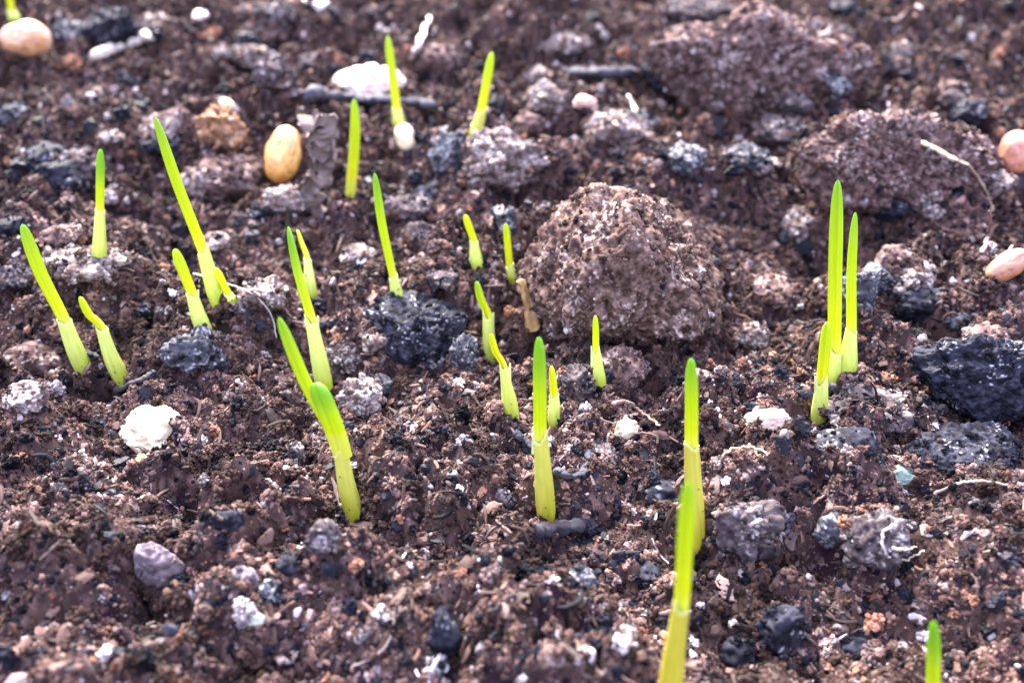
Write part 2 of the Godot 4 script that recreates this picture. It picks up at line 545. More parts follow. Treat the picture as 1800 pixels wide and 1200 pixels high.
var LOOKS := {
	brown = {base = Color(0.040, 0.025, 0.0235), alt = Color(0.110, 0.072, 0.067), crust = Color(0.26, 0.21, 0.2), much = 0.14, lumpy = 0.18, cuts = 5, pale = 0.10, black = 0.10, mat = "clod"},
	boulder = {base = Color(0.034, 0.0200, 0.0172), alt = Color(0.100, 0.064, 0.055), crust = Color(0.22, 0.175, 0.16), much = 0.12, lumpy = 0.13, cuts = 3, grain = 0.75, faces = [[0.8, 0.6, 0.15, 0.66], [0.1, 0.3, 1.0, 0.82], [-0.9, 0.35, 0.4, 0.84]], pale = 0.12, black = 0.08, mat = "clod"},
	crusted = {base = Color(0.060, 0.042, 0.040), alt = Color(0.14, 0.105, 0.098), crust = Color(0.32, 0.28, 0.27), much = 0.30, lumpy = 0.30, cuts = 4, pale = 0.22, black = 0.15, mat = "clod"},
	char = {base = Color(0.006, 0.006, 0.0095), alt = Color(0.021, 0.021, 0.031), crust = Color(0.26, 0.25, 0.27), much = -0.1, lumpy = 0.2, cuts = 9, pale = 0.03, black = 0.9, mat = "char", grain = 0.55, sharp = 1.0},
	char_crusted = {base = Color(0.016, 0.016, 0.022), alt = Color(0.05, 0.048, 0.058), crust = Color(0.24, 0.235, 0.245), much = 0.27, lumpy = 0.32, cuts = 4, pale = 0.22, black = 0.6, mat = "char", sharp = 0.6},
	mauve = {base = Color(0.075, 0.058, 0.066), alt = Color(0.135, 0.105, 0.115), crust = Color(0.22, 0.19, 0.2), much = 0.05, lumpy = 0.18, cuts = 7, pale = 0.05, black = 0.2, mat = "clod", grain = 0.5},
	dark = {base = Color(0.026, 0.021, 0.024), alt = Color(0.07, 0.055, 0.058), crust = Color(0.27, 0.24, 0.24), much = 0.10, lumpy = 0.30, cuts = 2, pale = 0.08, black = 0.45, mat = "clod"},
	rusty = {base = Color(0.11, 0.055, 0.032), alt = Color(0.21, 0.115, 0.065), crust = Color(0.34, 0.27, 0.2), much = 0.08, lumpy = 0.3, pale = 0.08, black = 0.08, mat = "clod"},
}

# u, v, half-width, half-height: where it is seen; foot: how far down its foot lies (share of the half-height)
func clod(called: String, label: String, category: String, u: float, v: float, hw: float, hhh: float, kind: String, opt := {}) -> Node3D:
	var look: Dictionary = LOOKS[kind]
	var foot := gp(u, v + hhh * opt.get("foot", 0.75))
	var dep := depth_of(foot)
	var a := hw * dep / F
	var vis := hhh * dep / F
	var c: float = minf(a * opt.get("deep", 0.85), vis * 1.5)
	var sp := sin(deg_to_rad(PITCH)); var cp := cos(deg_to_rad(PITCH))
	var b := sqrt(maxf(vis * vis - pow(c * sp, 2.0), pow(vis * 0.45, 2.0))) / cp
	var d := ray(u, v)
	# its front foot touches the soil at foot: the centre lies behind it on the line of sight through (u, v)
	var centre := eye + d * ((foot.z - c * 0.62) / d.z)
	var made := clod_mesh(a, b, c, int(u * 7 + v), look)
	var o := thing(called, centre)
	tag(o, label, category, opt.get("group", ""))
	o.rotation.y = opt.get("turn", 0.0)
	var seat: float = hh(centre.x, centre.z)
	if centre.y - b > seat - 0.001: o.position.y = seat + b - 0.001
	if centre.y < seat + b * 0.12: o.position.y = seat + b * 0.12
	part("core", made[0], M[look.mat], o)
	solids.append([o.position, Vector3(a, b, c) * 0.98])
	# loose crumbs stuck to it
	var r := RandomNumberGenerator.new()
	r.seed = int(u * 13 + v)
	var pts: PackedVector3Array = made[1]
	var bufs := [PackedFloat32Array(), PackedFloat32Array(), PackedFloat32Array()]
	var area := a * c * 12.0
	var cnt := int(area * 1.0e6 * 1.5 * opt.get("crumbs", 0.8))
	for k in cnt:
		var p := pts[r.randi() % pts.size()]
		if p.y < -b * 0.7: continue
		var s: float = 0.00014 * pow(9.0, pow(r.randf(), 3.0)) * opt.get("bit", 1.0) * (1.0 if a > 0.006 else 0.75)
		var tc := tone(r, look.pale, look.black)
		if r.randf() < 0.72: tc = Color(look.base).lerp(look.alt, r.randf()) * pow(2.0, r.randf_range(-0.7, 0.9))
		put(bufs[k % 3], turned(r).scaled_local(Vector3.ONE * s), p + p.normalized() * s * 0.1, tc)
	for k in 3:
		if bufs[k].size() > 0: copies("crust_crumbs", [crumbs[0], crumbs[3], crumbs[5]][k], M.crumb, bufs[k], o)
	return o

# ------------------------------------------------------------------ shoots
var LEAF_BASE := Color(0.46, 0.50, 0.003)
var LEAF_MID := Color(0.33, 0.46, 0.003)
var LEAF_TIP := Color(0.13, 0.31, 0.008)
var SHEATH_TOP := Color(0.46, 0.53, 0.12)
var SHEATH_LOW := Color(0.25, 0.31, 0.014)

func blade_tint(s: float, a: float, green: float) -> Color:
	# young leaf pigment: yellow where it leaves the sheath, green towards the tip, with fine veins along it
	var c := LEAF_BASE.lerp(LEAF_MID, smoothstep(0.34, 0.72, s * green)).lerp(LEAF_TIP, smoothstep(0.68, 1.06, s * green))
	c = c.lerp(Color(0.47, 0.52, 0.06), 0.7 * (1.0 - smoothstep(0.32, 0.44, s)))
	var vein := 0.5 + 0.5 * cos(a * 14.0)
	return c * (0.90 + 0.15 * vein + 0.05 * n_b.get_noise_2d(s * 90.0, a * 20.0))

# a leaf blade, folded along its middle; ctrl runs from its foot to its tip
func blade(ctrl: Array, w: float, green: float, fold: float, twist := 0.0) -> ArrayMesh:
	var n := 44
	var sides := 24
	var pts := smooth_path(ctrl, n)
	var v := PackedVector3Array()
	var col := PackedColorArray()
	var idx := PackedInt32Array()
	for i in n:
		var s := float(i) / (n - 1)
		var tng := (pts[mini(i + 1, n - 1)] - pts[maxi(i - 1, 0)]).normalized()
		var sx := tng.cross(Vector3(fold * 0.35, 0.0, -1.0)).normalized()
		var sy := sx.cross(tng).normalized()
		if sy.z < 0.0: sy = -sy
		var tw := twist * (s - 0.25)
		var sxx := sx * cos(tw) + sy * sin(tw)
		sy = sy * cos(tw) - sx * sin(tw)
		sx = sxx
		var body := w * (0.94 + 0.06 * smoothstep(0.0, 0.35, s))
		var u := clampf((s - 0.70) / 0.30, 0.0, 1.0)
		body *= pow(1.0 - pow(u, 2.5), 0.62) if u < 1.0 else 0.0
		for k in sides:
			var a := TAU * k / sides
			var cx := cos(a); var sy2 := sin(a)
			var thick := 0.50 * sy2
			# a crease down the face of the folded leaf
			if sy2 > 0.0: thick -= 0.42 * exp(-pow((cx - fold * 0.25) / 0.20, 2.0)) * clampf(fold, 0.0, 1.0) * smoothstep(0.02, 0.15, s)
			v.append(pts[i] + sx * cx * body + sy * thick * body)
			col.append(blade_tint(s, a, green))
	for i in n - 1:
		for k in sides:
			var k2 := (k + 1) % sides
			idx.append_array([i * sides + k, i * sides + k2, (i + 1) * sides + k, i * sides + k2, (i + 1) * sides + k2, (i + 1) * sides + k])
	return to_mesh(v, idx, col)

# the pale sheath the leaf grows out of: a tube open at its slanting top
func sheath(ctrl: Array, w: float, top_w: float, slant: float, yellow: float, sd: int) -> ArrayMesh:
	var n := 26
	var sides := 40
	var pts := smooth_path(ctrl, n)
	var v := PackedVector3Array()
	var col := PackedColorArray()
	var idx := PackedInt32Array()
	for ring in n * 2:
		var inner := ring >= n
		var i := ring if not inner else 2 * n - 1 - ring
		var s := float(i) / (n - 1)
		var tng := (pts[mini(i + 1, n - 1)] - pts[maxi(i - 1, 0)]).normalized()
		var sx := tng.cross(Vector3(0.05, 0, -1)).normalized()
		var sy := sx.cross(tng).normalized()
		if sy.z < 0.0: sy = -sy
		var rr := w * lerpf(0.74, 1.0, smoothstep(0.05, 0.5, s))
		rr = lerpf(rr, top_w, smoothstep(0.45, 1.0, s))
		if inner: rr *= 0.90
		var seam := PI * 0.5 + 0.7 * sin(sd * 1.7)
		var cut := smoothstep(0.55, 1.0, s) * absf(slant)
		for k in sides:
			var a := TAU * k / sides
			var lip := cut * w * 2.4 * (0.5 + 0.5 * cos(a) * signf(slant)) + cut * w * 0.5 * sin(a * 3.0 + sd)
			var groove := 1.0 - 0.13 * exp(-pow((a - seam - 0.25 * s) / 0.16, 2.0))
			v.append(pts[i] + (sx * cos(a) * rr + sy * sin(a) * rr * 0.84) * groove + tng * (lip - cut * w * 1.2))
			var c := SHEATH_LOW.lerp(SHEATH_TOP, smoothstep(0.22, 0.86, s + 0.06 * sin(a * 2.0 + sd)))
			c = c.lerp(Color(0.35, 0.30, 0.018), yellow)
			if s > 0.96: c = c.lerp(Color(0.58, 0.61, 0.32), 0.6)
			var vein := 0.97 + 0.035 * cos(a * 9.0 + sd)
			var fleck := n_b.get_noise_3d(a * 16.0 + sd * 9.0, s * 60.0, 0.0)
			c *= vein * (1.0 + 0.10 * fleck)
			col.append(c)
	for i in n * 2 - 1:
		for k in sides:
			var k2 := (k + 1) % sides
			idx.append_array([i * sides + k, i * sides + k2, (i + 1) * sides + k, i * sides + k2, (i + 1) * sides + k2, (i + 1) * sides + k])
	return to_mesh(v, idx, col)

# S: label, base, sheath top, tip (photograph), widths in px, bow of the leaf in px, greenness, slant, fold
func shoot(label: String, base: Vector2, top: Vector2, tip: Vector2, ws: float, wl: float, opt := {}) -> Node3D:
	ws *= 0.95
	wl *= 0.80
	var g := gp(base.x, base.y)
	if opt.has("behind"): g = gp(base.x, base.y + opt.behind)
	if opt.has("z"): g = on_level(base.x, base.y, opt.z)
	var z := g.z
	var lean: float = opt.get("lean", 0.0)      # how far the tip leans to or from us
	var dep := depth_of(g)
	var m := dep / F
	var o := thing("grass_shoot", g)
	tag(o, label, "grass shoot", "young grass shoots")
	var P := func(q: Vector2, t: float) -> Vector3: return on_level(q.x, q.y, z + lean * t) - g
	var b0: Vector3 = P.call(base, 0.0)
	var t0: Vector3 = P.call(top, 0.45)
	var e0: Vector3 = P.call(tip, 1.0)
	var bow: float = opt.get("bow", 0.0)
	var side := Vector2(tip.y - top.y, -(tip.x - top.x)).normalized()
	var midp := (top + tip) * 0.5 + side * bow
	var m0: Vector3 = P.call(midp, 0.75)
	var sb: float = opt.get("sbow", 0.0)
	var sside := Vector2(top.y - base.y, -(top.x - base.x)).normalized()
	var ms: Vector3 = P.call((base + top) * 0.5 + sside * sb, 0.2)
	var under := b0 - (ms - b0).normalized() * 0.005
	if opt.get("sheath", true):
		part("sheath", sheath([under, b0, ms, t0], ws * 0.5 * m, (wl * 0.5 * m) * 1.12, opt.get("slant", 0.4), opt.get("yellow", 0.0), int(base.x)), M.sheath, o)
		part("leaf_blade", blade([ms, t0, m0, e0], wl * 0.5 * m, opt.get("green", 1.0), opt.get("fold", 0.6 + 0.4 * sin(base.x)), sin(base.x * 3.7) * 0.9), M.leaf, o)
	else:
		part("leaf_blade", blade([under, b0, ms, t0, m0, e0], wl * 0.5 * m, opt.get("green", 1.0), opt.get("fold", 0.6 + 0.4 * sin(base.x)), sin(base.x * 3.7) * 0.9), M.leaf, o)
	if opt.has("flap"):
		var fs: float = opt.flap
		var f0: Vector3 = P.call(top + Vector2(fs * ws * 0.30, 30), 0.42)
		var f1: Vector3 = P.call(top + Vector2(fs * ws * 0.33, 10), 0.44)
		var f2: Vector3 = P.call(top + Vector2(fs * ws * 0.38, -7), 0.46)
		var fw := ws * 0.16 * m
		part("sheath_flap", tube(smooth_path([f0, f1, f2], 12), func(q): return fw * (1.0 - 0.75 * q), 0.35, 8, func(q, a): return Color(0.50, 0.53, 0.27) * (0.9 + 0.12 * cos(a * 3.0 + q * 5.0)), Vector3(0, 0.1, 1)), M.sheath, o)
	# specks of soil clinging to it
	var specks := PackedFloat32Array()
	for k in 9:
		var f := pow(rng.randf(), 2.6) * 0.7
		var c3 := b0.lerp(ms, f * 2.0) if f < 0.5 else ms.lerp(t0, f * 2.0 - 1.0)
		var an2 := rng.randf() * TAU
		var rs := ws * 0.49 * m
		put(specks, turned(rng).scaled_local(Vector3.ONE * rng.randf_range(0.00008, 0.0002)), c3 + Vector3(cos(an2) * rs, 0, sin(an2) * rs * 0.84), tone(rng, 0.3, 0.2))
	copies("soil_specks", crumbs[1], M.crumb, specks, o)
	for k in 70:
		var an := rng.randf() * TAU
		var ro := ws * 0.5 * m * (0.75 + 0.9 * rng.randf())
		var cs := 0.0002 * pow(5.0, rng.randf())
		var cx := g.x + cos(an) * ro; var cz := g.z + sin(an) * ro * 0.9
		put(collar, turned(rng).scaled_local(Vector3.ONE * cs), Vector3(cx, maxf(hh(cx, cz), g.y - 0.001) + cs * 0.3, cz), tone(rng, 0.05, 0.25))
	if opt.has("second"):
		var q: Array = opt.second
		var s0: Vector3 = P.call(q[0], 0.4)
		var s1: Vector3 = P.call(q[1], 0.6)
		var s2: Vector3 = P.call(q[2], 0.7)
		var fwd := Vector3(0, 0, wl * 0.32 * m)
		part("leaf_blade", blade([s0, s1 + fwd, s2 + fwd], q[3] * 0.5 * m, 1.25, 0.5), M.leaf, o)
	return o

# ------------------------------------------------------------------ odd things in the bed
# a grain: plump, creased along its belly. Axis along y
func grain_mesh(l: float, w: float, skin: Color, germ: Color, sd: int) -> ArrayMesh:
	var b: Array = ico(4)
	var v := PackedVector3Array()
	var col := PackedColorArray()
	for d: Vector3 in b[0]:
		var t := d.y
		var taper := 1.0 - 0.05 * t + 0.06 * t * t
		var crease := 0.24 * exp(-pow(d.x / 0.16, 2.0)) * smoothstep(0.0, 0.6, -d.z)
		var k := 1.0 - crease + 0.16 * n_a.get_noise_3dv(d * 9.0 + Vector3(sd, 0, 0))
		v.append(Vector3(d.x * w * taper * k, d.y * l, d.z * w * 0.86 * taper * k))
		var f := 0.5 + 0.5 * n_a.get_noise_3d(d.x * 40.0, d.y * 9.0 + sd, d.z * 40.0)
		var c := skin.lerp(germ, smoothstep(0.35, 0.75, f) * 0.65)
		if t < -0.75: c = c.lerp(germ, 0.6)
		var soil := n_a.get_noise_3dv(d * 34.0 + Vector3(0, sd, 9)) + 0.6 * n_b.get_noise_3dv(d * 110.0)
		if soil > 0.42: c = c.lerp(Color(0.07, 0.045, 0.04), clampf((soil - 0.42) * 5.0, 0.0, 0.85))
		col.append(c * (0.93 + 0.14 * n_b.get_noise_3dv(d * 60.0)))
	return to_mesh(v, b[1], col)

func strand(called: String, label: String, category: String, px: Array, width_px: float, color: Color, opt := {}) -> void:
	var ctrl := []
	var lift: float = opt.get("lift", 0.0006)
	for k in px.size():
		var p := sp(px[k][0], px[k][1])
		if px[k].size() > 2: p = on_level(px[k][0], px[k][1], gp(px[k][2], px[k][3]).z)
		p.y += lift
		ctrl.append(p)
	var org: Vector3 = ctrl[0]
	var m := depth_of(org) / F
	for k in ctrl.size(): ctrl[k] -= org
	var pts := smooth_path(ctrl, 8 + 9 * ctrl.size())
	var wob: float = width_px * m * opt.get("wob", 0.25)
	for k in pts.size(): pts[k] += Vector3(n_b.get_noise_2d(k * 3.0, org.x * 9000.0), n_b.get_noise_2d(k * 3.0, 77.0) * 0.5, n_b.get_noise_2d(k * 3.0, 33.0)) * wob
	var hw := width_px * 0.5 * m
	var along: float = opt.get("along", 38.0)
	var tp: float = opt.get("taper", 0.5)
	var bark: float = opt.get("bark", 0.25)
	gnarl = opt.get("gnarl", hw * 0.35)
	var mesh := tube(pts, func(s): return hw * (1.0 - tp * s) * (1.0 + bark * n_b.get_noise_1d(s * along * 1.5 + org.z * 9000.0)), opt.get("squash", 0.8), 16,
		func(s, a): return color * (1.0 + 0.5 * n_b.get_noise_2d(s * along, a * 22.0) + opt.get("streak", 0.18) * cos(a * 5.0 + s * 4.0)), Vector3(0, 0.1, 1) if opt.get("upright", false) else Vector3.UP)
	gnarl = 0.0
	tag(single(called, mesh, M[opt.get("mat", "fibre")], org), label, category, opt.get("group", ""))

func stone(called: String, label: String, category: String, u: float, v: float, hw: float, hv: float, c: Color, c2: Color, opt := {}) -> void:
	var foot := gp(u, v + hv * 0.6)
	var m := depth_of(foot) / F
	var r := RandomNumberGenerator.new()
	r.seed = int(u + v * 3)
	var ball: Array = ico(4)
	var pv := PackedVector3Array()
	var col := PackedColorArray()
	var off := Vector3(u, v, 3.0)
	var cuts := []
	for k in int(opt.get("cuts", 6)): cuts.append([Vector3(r.randfn(), r.randfn(), r.randfn()).normalized(), r.randf_range(0.6, 0.9)])
	for d: Vector3 in ball[0]:
		var s: float = 1.0 + opt.get("lumpy", 0.15) * 2.0 * n_a.get_noise_3dv(d * 13.0 + off)
		for q in cuts:
			var w: float = d.dot(q[0])
			if w > 0.02: s = minf(s, lerpf(s, q[1] / w, 0.9))
		s += 0.025 * n_b.get_noise_3dv(d * 45.0 + off)
		pv.append(d * s * Vector3(hw, hv, hw * opt.get("deep", 0.7)) * m)
		var f := n_a.get_noise_3dv(d * 22.0 - off) + 0.5 * n_b.get_noise_3dv(d * 50.0)
		col.append(c.lerp(c2, smoothstep(0.05, 0.5, f + opt.get("mixed", 0.0))))
	var dd := ray(u, v)
	var at := eye + dd * ((foot.z - hw * m * 0.4) / dd.z)
	var o := single(called, to_mesh(pv, ball[1], col), M[opt.get("mat", "stone")], at)
	o.rotation.z = opt.get("roll", 0.0)
	tag(o, label, category)

# ------------------------------------------------------------------ materials
func noise_normal(freq: float, strength: float, sd: int) -> ImageTexture:
	var n := FastNoiseLite.new()
	n.seed = sd; n.frequency = freq; n.fractal_octaves = 4
	var im := n.get_seamless_image(512, 512)
	im.convert(Image.FORMAT_RGBA8)
	im.bump_map_to_normal_map(strength)
	return ImageTexture.create_from_image(im)

func mat(called: String, rough: float, spec: float) -> StandardMaterial3D:
	var m := StandardMaterial3D.new()
	m.vertex_color_use_as_albedo = true
	m.roughness = rough
	m.metallic_specular = spec
	M[called] = m
	return m

func make_materials() -> void:
	var grit := noise_normal(0.035, 9.0, 5)
	for k in [["soil", 0.92, 0.12, 160.0], ["clod", 0.9, 0.14, 160.0], ["char", 0.7, 0.2, 260.0]]:
		var m := mat(k[0], k[1], k[2])
		m.normal_enabled = true
		m.normal_texture = grit
		m.normal_scale = 0.9
		m.uv1_triplanar = true
		m.uv1_scale = Vector3.ONE * k[3]
	mat("crumb", 0.78, 0.16)
	mat("flake", 0.6, 0.24)
	mat("fibre", 0.7, 0.25)
	mat("stone", 0.55, 0.5)
	var l := mat("leaf", 0.42, 0.5)
	l.backlight = Color(0.35, 0.48, 0.08)
	var s := mat("sheath", 0.38, 0.5)
	s.backlight = Color(0.45, 0.47, 0.25)
	var g := mat("grain", 0.38, 0.5)
	g.clearcoat_enabled = true
	g.clearcoat = 0.5
	g.clearcoat_roughness = 0.28

# ------------------------------------------------------------------ the scene
func _ready() -> void:
	rng.seed = 20240611
	cam = Camera3D.new()
	cam.name = "camera"
	cam.fov = rad_to_deg(2.0 * atan(600.0 / F))
	cam.near = 0.01
	cam.far = 20.0
	cam.position = eye
	cam.rotation_degrees.x = -PITCH
	cbasis = Basis.from_euler(Vector3(deg_to_rad(-PITCH), 0, 0))
	var lens := CameraAttributesPhysical.new()
	lens.frustum_focal_length = 34.8
	lens.frustum_focus_distance = 0.139
	lens.exposure_aperture = 20.0
	lens.frustum_near = 0.01
	lens.frustum_far = 20.0
	cam.attributes = lens
	add_child(cam)
	cam.current = true

	var env := Environment.new()
	env.background_mode = Environment.BG_SKY
	var sm := ProceduralSkyMaterial.new()
	sm.sky_top_color = Color(0.82, 0.85, 1.0)
	sm.sky_horizon_color = Color(0.50, 0.50, 0.62)
	sm.sky_curve = 0.35
	sm.ground_horizon_color = Color(0.45, 0.42, 0.44)
	sm.ground_bottom_color = Color(0.2, 0.17, 0.17)
	sm.sun_angle_max = 1.0
	var sky := Sky.new()
	sky.sky_material = sm
	env.sky = sky
	env.background_energy_multiplier = 0.24
	env.tonemap_mode = Environment.TONE_MAPPER_LINEAR
	env.tonemap_exposure = 32.0
	env.sdfgi_enabled = true
	env.ssao_enabled = true
	env.ssil_enabled = true
	var we := WorldEnvironment.new()
	we.name = "world_environment"
	we.environment = env
	add_child(we)

	var sun := DirectionalLight3D.new()
	sun.name = "sun"
	sun.light_energy = 0.5
	sun.light_angular_distance = 36.0
	sun.light_color = Color(1.0, 0.97, 0.93)
	sun.shadow_enabled = true
	sun.rotation_degrees = Vector3(-43, 198, 0)     # behind the bed, high, a little to the left
	add_child(sun)

	n_a.seed = 3; n_a.frequency = 0.1; n_a.fractal_octaves = 3
	n_b.seed = 4; n_b.frequency = 0.1; n_b.fractal_octaves = 1
	n_cell.seed = 8; n_cell.frequency = 0.1; n_cell.noise_type = FastNoiseLite.TYPE_CELLULAR
	n_cell.cellular_return_type = FastNoiseLite.RETURN_DISTANCE; n_cell.fractal_type = FastNoiseLite.FRACTAL_NONE; n_cell.cellular_jitter = 1.1
	make_materials()
	make_ground()

	for k in 7: crumbs.append(aggregate_mesh(k, 18, 0.44, 0.74))
	for k in 4: clumps.append(aggregate_mesh(60 + k, 110, 0.26, 0.84))
	for k in 5: chips.append(crumb_mesh(20 + k, 2, 0.2, 7, Vector3(1, 0.72, 0.8), 0.05, true))
	for k in 4: flakes.append(crumb_mesh(40 + k, 2, 0.5, 4, Vector3(1.25, 0.2, 0.7), 0.08))
	for k in 5: shreds.append(shred_mesh(k, 0.16, 0.07))

	make_clods()
	make_shoots()
	make_odds()
	make_lumps()
	make_scatter()
	make_scatter_beside()

func make_scatter() -> void:
	scatter("soil_crumbs", "fine brown and black crumbs covering the bed", "soil crumbs", crumbs, M.crumb, 310000, 0.00019, 0.0011, 0.02, 0.22, false)
	scatter("soil_lumps", "little brown and pale lumps of soil all over the bed", "soil lumps", clumps, M.crumb, 14000, 0.0006, 0.0021, 0.04, 0.18, false)
	scatter("soil_grains", "dust-fine soil grains between the crumbs", "soil grains", [chips[0], chips[3], flakes[1]], M.crumb, 190000, 0.00010, 0.00030, 0.025, 0.2, false, 1.1)
	scatter("char_grit", "tiny angular black and brown chips strewn through the bed", "grit", chips, M.flake, 45000, 0.00018, 0.0010, 0.04, 0.50, false)
	scatter("bark_flakes", "small flat flakes of dark bark strewn through the bed", "bark flakes", flakes, M.flake, 30000, 0.0003, 0.0013, 0.03, 0.28, true)
	scatter("root_shreds", "short brown root and peat shreds strewn through the bed", "root shreds", shreds, M.fibre, 70000, 0.0004, 0.0022, 0.012, 0.18, true)
	scatter("sand_grains", "fine sandy grains at the front of the bed", "sand", [crumbs[1], chips[4], chips[2]], M.crumb, 240000, 0.00009, 0.00028, 0.045, 0.14, false, 1.1, true)

func make_scatter_beside() -> void:
	scatter("soil_crumbs", "brown and black crumbs on the bed beyond the sown patch", "soil crumbs", [crumbs[0], crumbs[2], crumbs[5], clumps[1]], M.crumb, 100000, 0.0004, 0.0016, 0.03, 0.19, false, 0.0)

func make_clods() -> void:
	clod("soil_clod", "largest round brown soil clod, in the middle of the bed", "soil clod", 1096, 475, 190, 154, "boulder", {foot = 1.0, crumbs = 0.75, bit = 0.8})
	clod("charcoal_lump", "big smooth-faced black lump with pale crusty top beside the largest clod", "charcoal", 722, 578, 106, 68, "char", {foot = 0.8, crumbs = 0.2})
	clod("charcoal_lump", "big jagged black lump with white-crusted top at the edge beyond the three tall shoots", "charcoal", 1715, 660, 122, 92, "char", {foot = 0.9, deep = 0.6, crumbs = 0.4})
	clod("soil_clod", "low black-brown clod against the foot of the three clustered shoots", "soil clod", 1560, 690, 110, 48, "dark", {})
	clod("charcoal_lump", "flat blue-black slab in front of the jagged black lump", "charcoal", 1700, 778, 115, 50, "char", {crumbs = 0.4})
	clod("charcoal_lump", "rounded black lump just in front of the three clustered shoots", "charcoal", 1490, 768, 72, 46, "char", {crumbs = 0.5})
	clod("charcoal_lump", "crumbly black lump between the short bent shoot and the pale broken seed", "charcoal", 348, 640, 58, 44, "char_crusted", {})
	clod("soil_clod", "pale-crusted grey clod at the foot of the double-leaved shoot", "soil clod", 630, 702, 44, 40, "crusted", {})
	clod("charcoal_lump", "small black pebble of char beside the pale-crusted grey clod", "charcoal", 668, 678, 24, 22, "char_crusted", {})
	clod("soil_clod", "two-lobed greyish clod right of the tall pair of shoots", "soil clod", 1630, 460, 32, 28, "crusted", {foot = 1.3})
	clod("soil_clod", "rounded greyish clod under the smaller lobe, right of the tall pair of shoots", "soil clod", 1605, 500, 38, 34, "crusted", {})
	clod("soil_clod", "pale-topped brown clod behind the largest clod with a straw bit on top", "soil clod", 1090, 240, 62, 48, "crusted", {})
	clod("soil_clod", "brown clod with white crust behind the two short middle shoots", "soil clod", 890, 305, 78, 58, "crusted", {})
	clod("charcoal_lump", "upright grey-white crusted lump below the slanting far shoot", "charcoal", 787, 272, 36, 44, "char_crusted", {})
	clod("soil_clod", "widest brown soil clod in the far corner of the bed", "soil clod", 1335, 112, 200, 102, "brown", {foot = 0.95, crumbs = 0.7, deep = 0.42})
	clod("soil_clod", "broad brown mound of soil bearing the dry straw strip", "soil clod", 1580, 292, 180, 92, "brown", {foot = 0.95, crumbs = 0.8, deep = 0.42})
	clod("soil_clod", "crumbly brown clod touching the small shoot before the largest clod", "soil clod", 1092, 650, 56, 46, "brown", {crumbs = 1.2})
	clod("soil_clod", "dark crumb clod between the front tall shoot's short neighbour and the small shoot", "soil clod", 1012, 675, 38, 36, "dark", {})
	clod("charcoal_lump", "small upright black lump at the corner of the smooth-faced black lump", "charcoal", 815, 622, 26, 34, "char_crusted", {})
	clod("charcoal_lump", "little white-topped black lump in front of the smooth-faced black lump", "charcoal", 762, 636, 26, 20, "char_crusted", {})
	clod("soil_clod", "mauve-brown clod with a dark hollow beneath it at the far edge", "soil clod", 480, 35, 62, 34, "brown", {crumbs = 0.5})
	clod("charcoal_lump", "dark block at the far edge behind the widest brown clod", "charcoal", 1225, 32, 66, 30, "dark", {crumbs = 0.3})
	clod("soil_clod", "crumbly brown clod at the edge beneath the outermost pair of shoots", "soil clod", 40, 705, 42, 30, "crusted", {})
	clod("soil_clod", "grainy brown clod at the foot of the outermost tall shoot", "soil clod", 62, 630, 58, 38, "brown", {})
	clod("soil_clod", "flat-faced mauve clod lying alone in the sandy front", "soil clod", 285, 1002, 44, 52, "mauve", {crumbs = 0.3, deep = 0.6})
	clod("soil_clod", "round dark brown clod beside the two front shoots that overlap", "soil clod", 1312, 940, 66, 60, "dark", {crumbs = 0.7})
	clod("soil_clod", "white-speckled dark clod beside the mauve front clod", "soil clod", 1465, 945, 34, 36, "char_crusted", {})
	clod("soil_clod", "rough mauve-black clod under the white curled root", "soil clod", 1530, 985, 62, 62, "dark", {crumbs = 0.6})
	clod("charcoal_lump", "blue-black lump near the front edge beside the bottom tall shoot", "charcoal", 1375, 1110, 48, 44, "char", {crumbs = 0.5})
	clod("charcoal_lump", "smaller blue-black lump near the front edge, closest to the bottom tall shoot", "charcoal", 1300, 1145, 34, 32, "char", {crumbs = 0.5})
	clod("charcoal_lump", "long upright blue-black lump in the sandy front", "charcoal", 782, 1115, 30, 52, "char", {crumbs = 0.4})
	clod("charcoal_lump", "blue-black pebble behind the flat-faced mauve clod's row", "charcoal", 405, 930, 24, 24, "char", {crumbs = 0.4})
	clod("soil_clod", "round mauve pebble of soil in the row of dark pebbles", "soil clod", 425, 1000, 27, 25, "mauve", {crumbs = 0.4})
	clod("charcoal_lump", "blue-black pebble at the end of the row of dark pebbles", "charcoal", 510, 995, 24, 22, "char", {crumbs = 0.4})
	clod("charcoal_lump", "glinting black pebble lowest in the row of dark pebbles", "charcoal", 478, 1040, 25, 30, "char_crusted", {crumbs = 0.4})
	clod("charcoal_lump", "dark lump at the foot of the double-leaved shoot on its sandy side", "charcoal", 568, 942, 32, 34, "dark", {crumbs = 0.6})
	clod("charcoal_lump", "angular black lump left of the two overlapping front shoots", "charcoal", 1165, 858, 34, 26, "char", {crumbs = 0.2})
	clod("charcoal_lump", "black lump with a white crescent of crust in the sandy front", "charcoal", 1025, 1015, 28, 25, "char_crusted", {})
	clod("charcoal_lump", "small flat blue-black lump next to the white-crescent lump", "charcoal", 1138, 1016, 25, 18, "char", {})
	clod("soil_clod", "rust-brown clod carrying the small amber seed", "soil clod", 388, 222, 46, 44, "rusty", {crumbs = 0.6})
	clod("soil_clod", "crumbly brown clod in front of the rust-brown clod", "soil clod", 395, 320, 66, 44, "brown", {crumbs = 0.7})
	clod("charcoal_lump", "dark round lump behind the smooth-faced black lump", "charcoal", 740, 402, 32, 26, "dark", {})
	clod("charcoal_lump", "dark-centred lump between the two short middle shoots", "charcoal", 893, 385, 30, 24, "char_crusted", {})
	clod("charcoal_lump", "white-crusted black lump behind the tall pair of shoots", "charcoal", 1500, 520, 42, 50, "char_crusted", {})
	clod("soil_clod", "white-crusted brown clod right of the tall bent shoot's foot", "soil clod", 465, 530, 46, 32, "crusted", {})
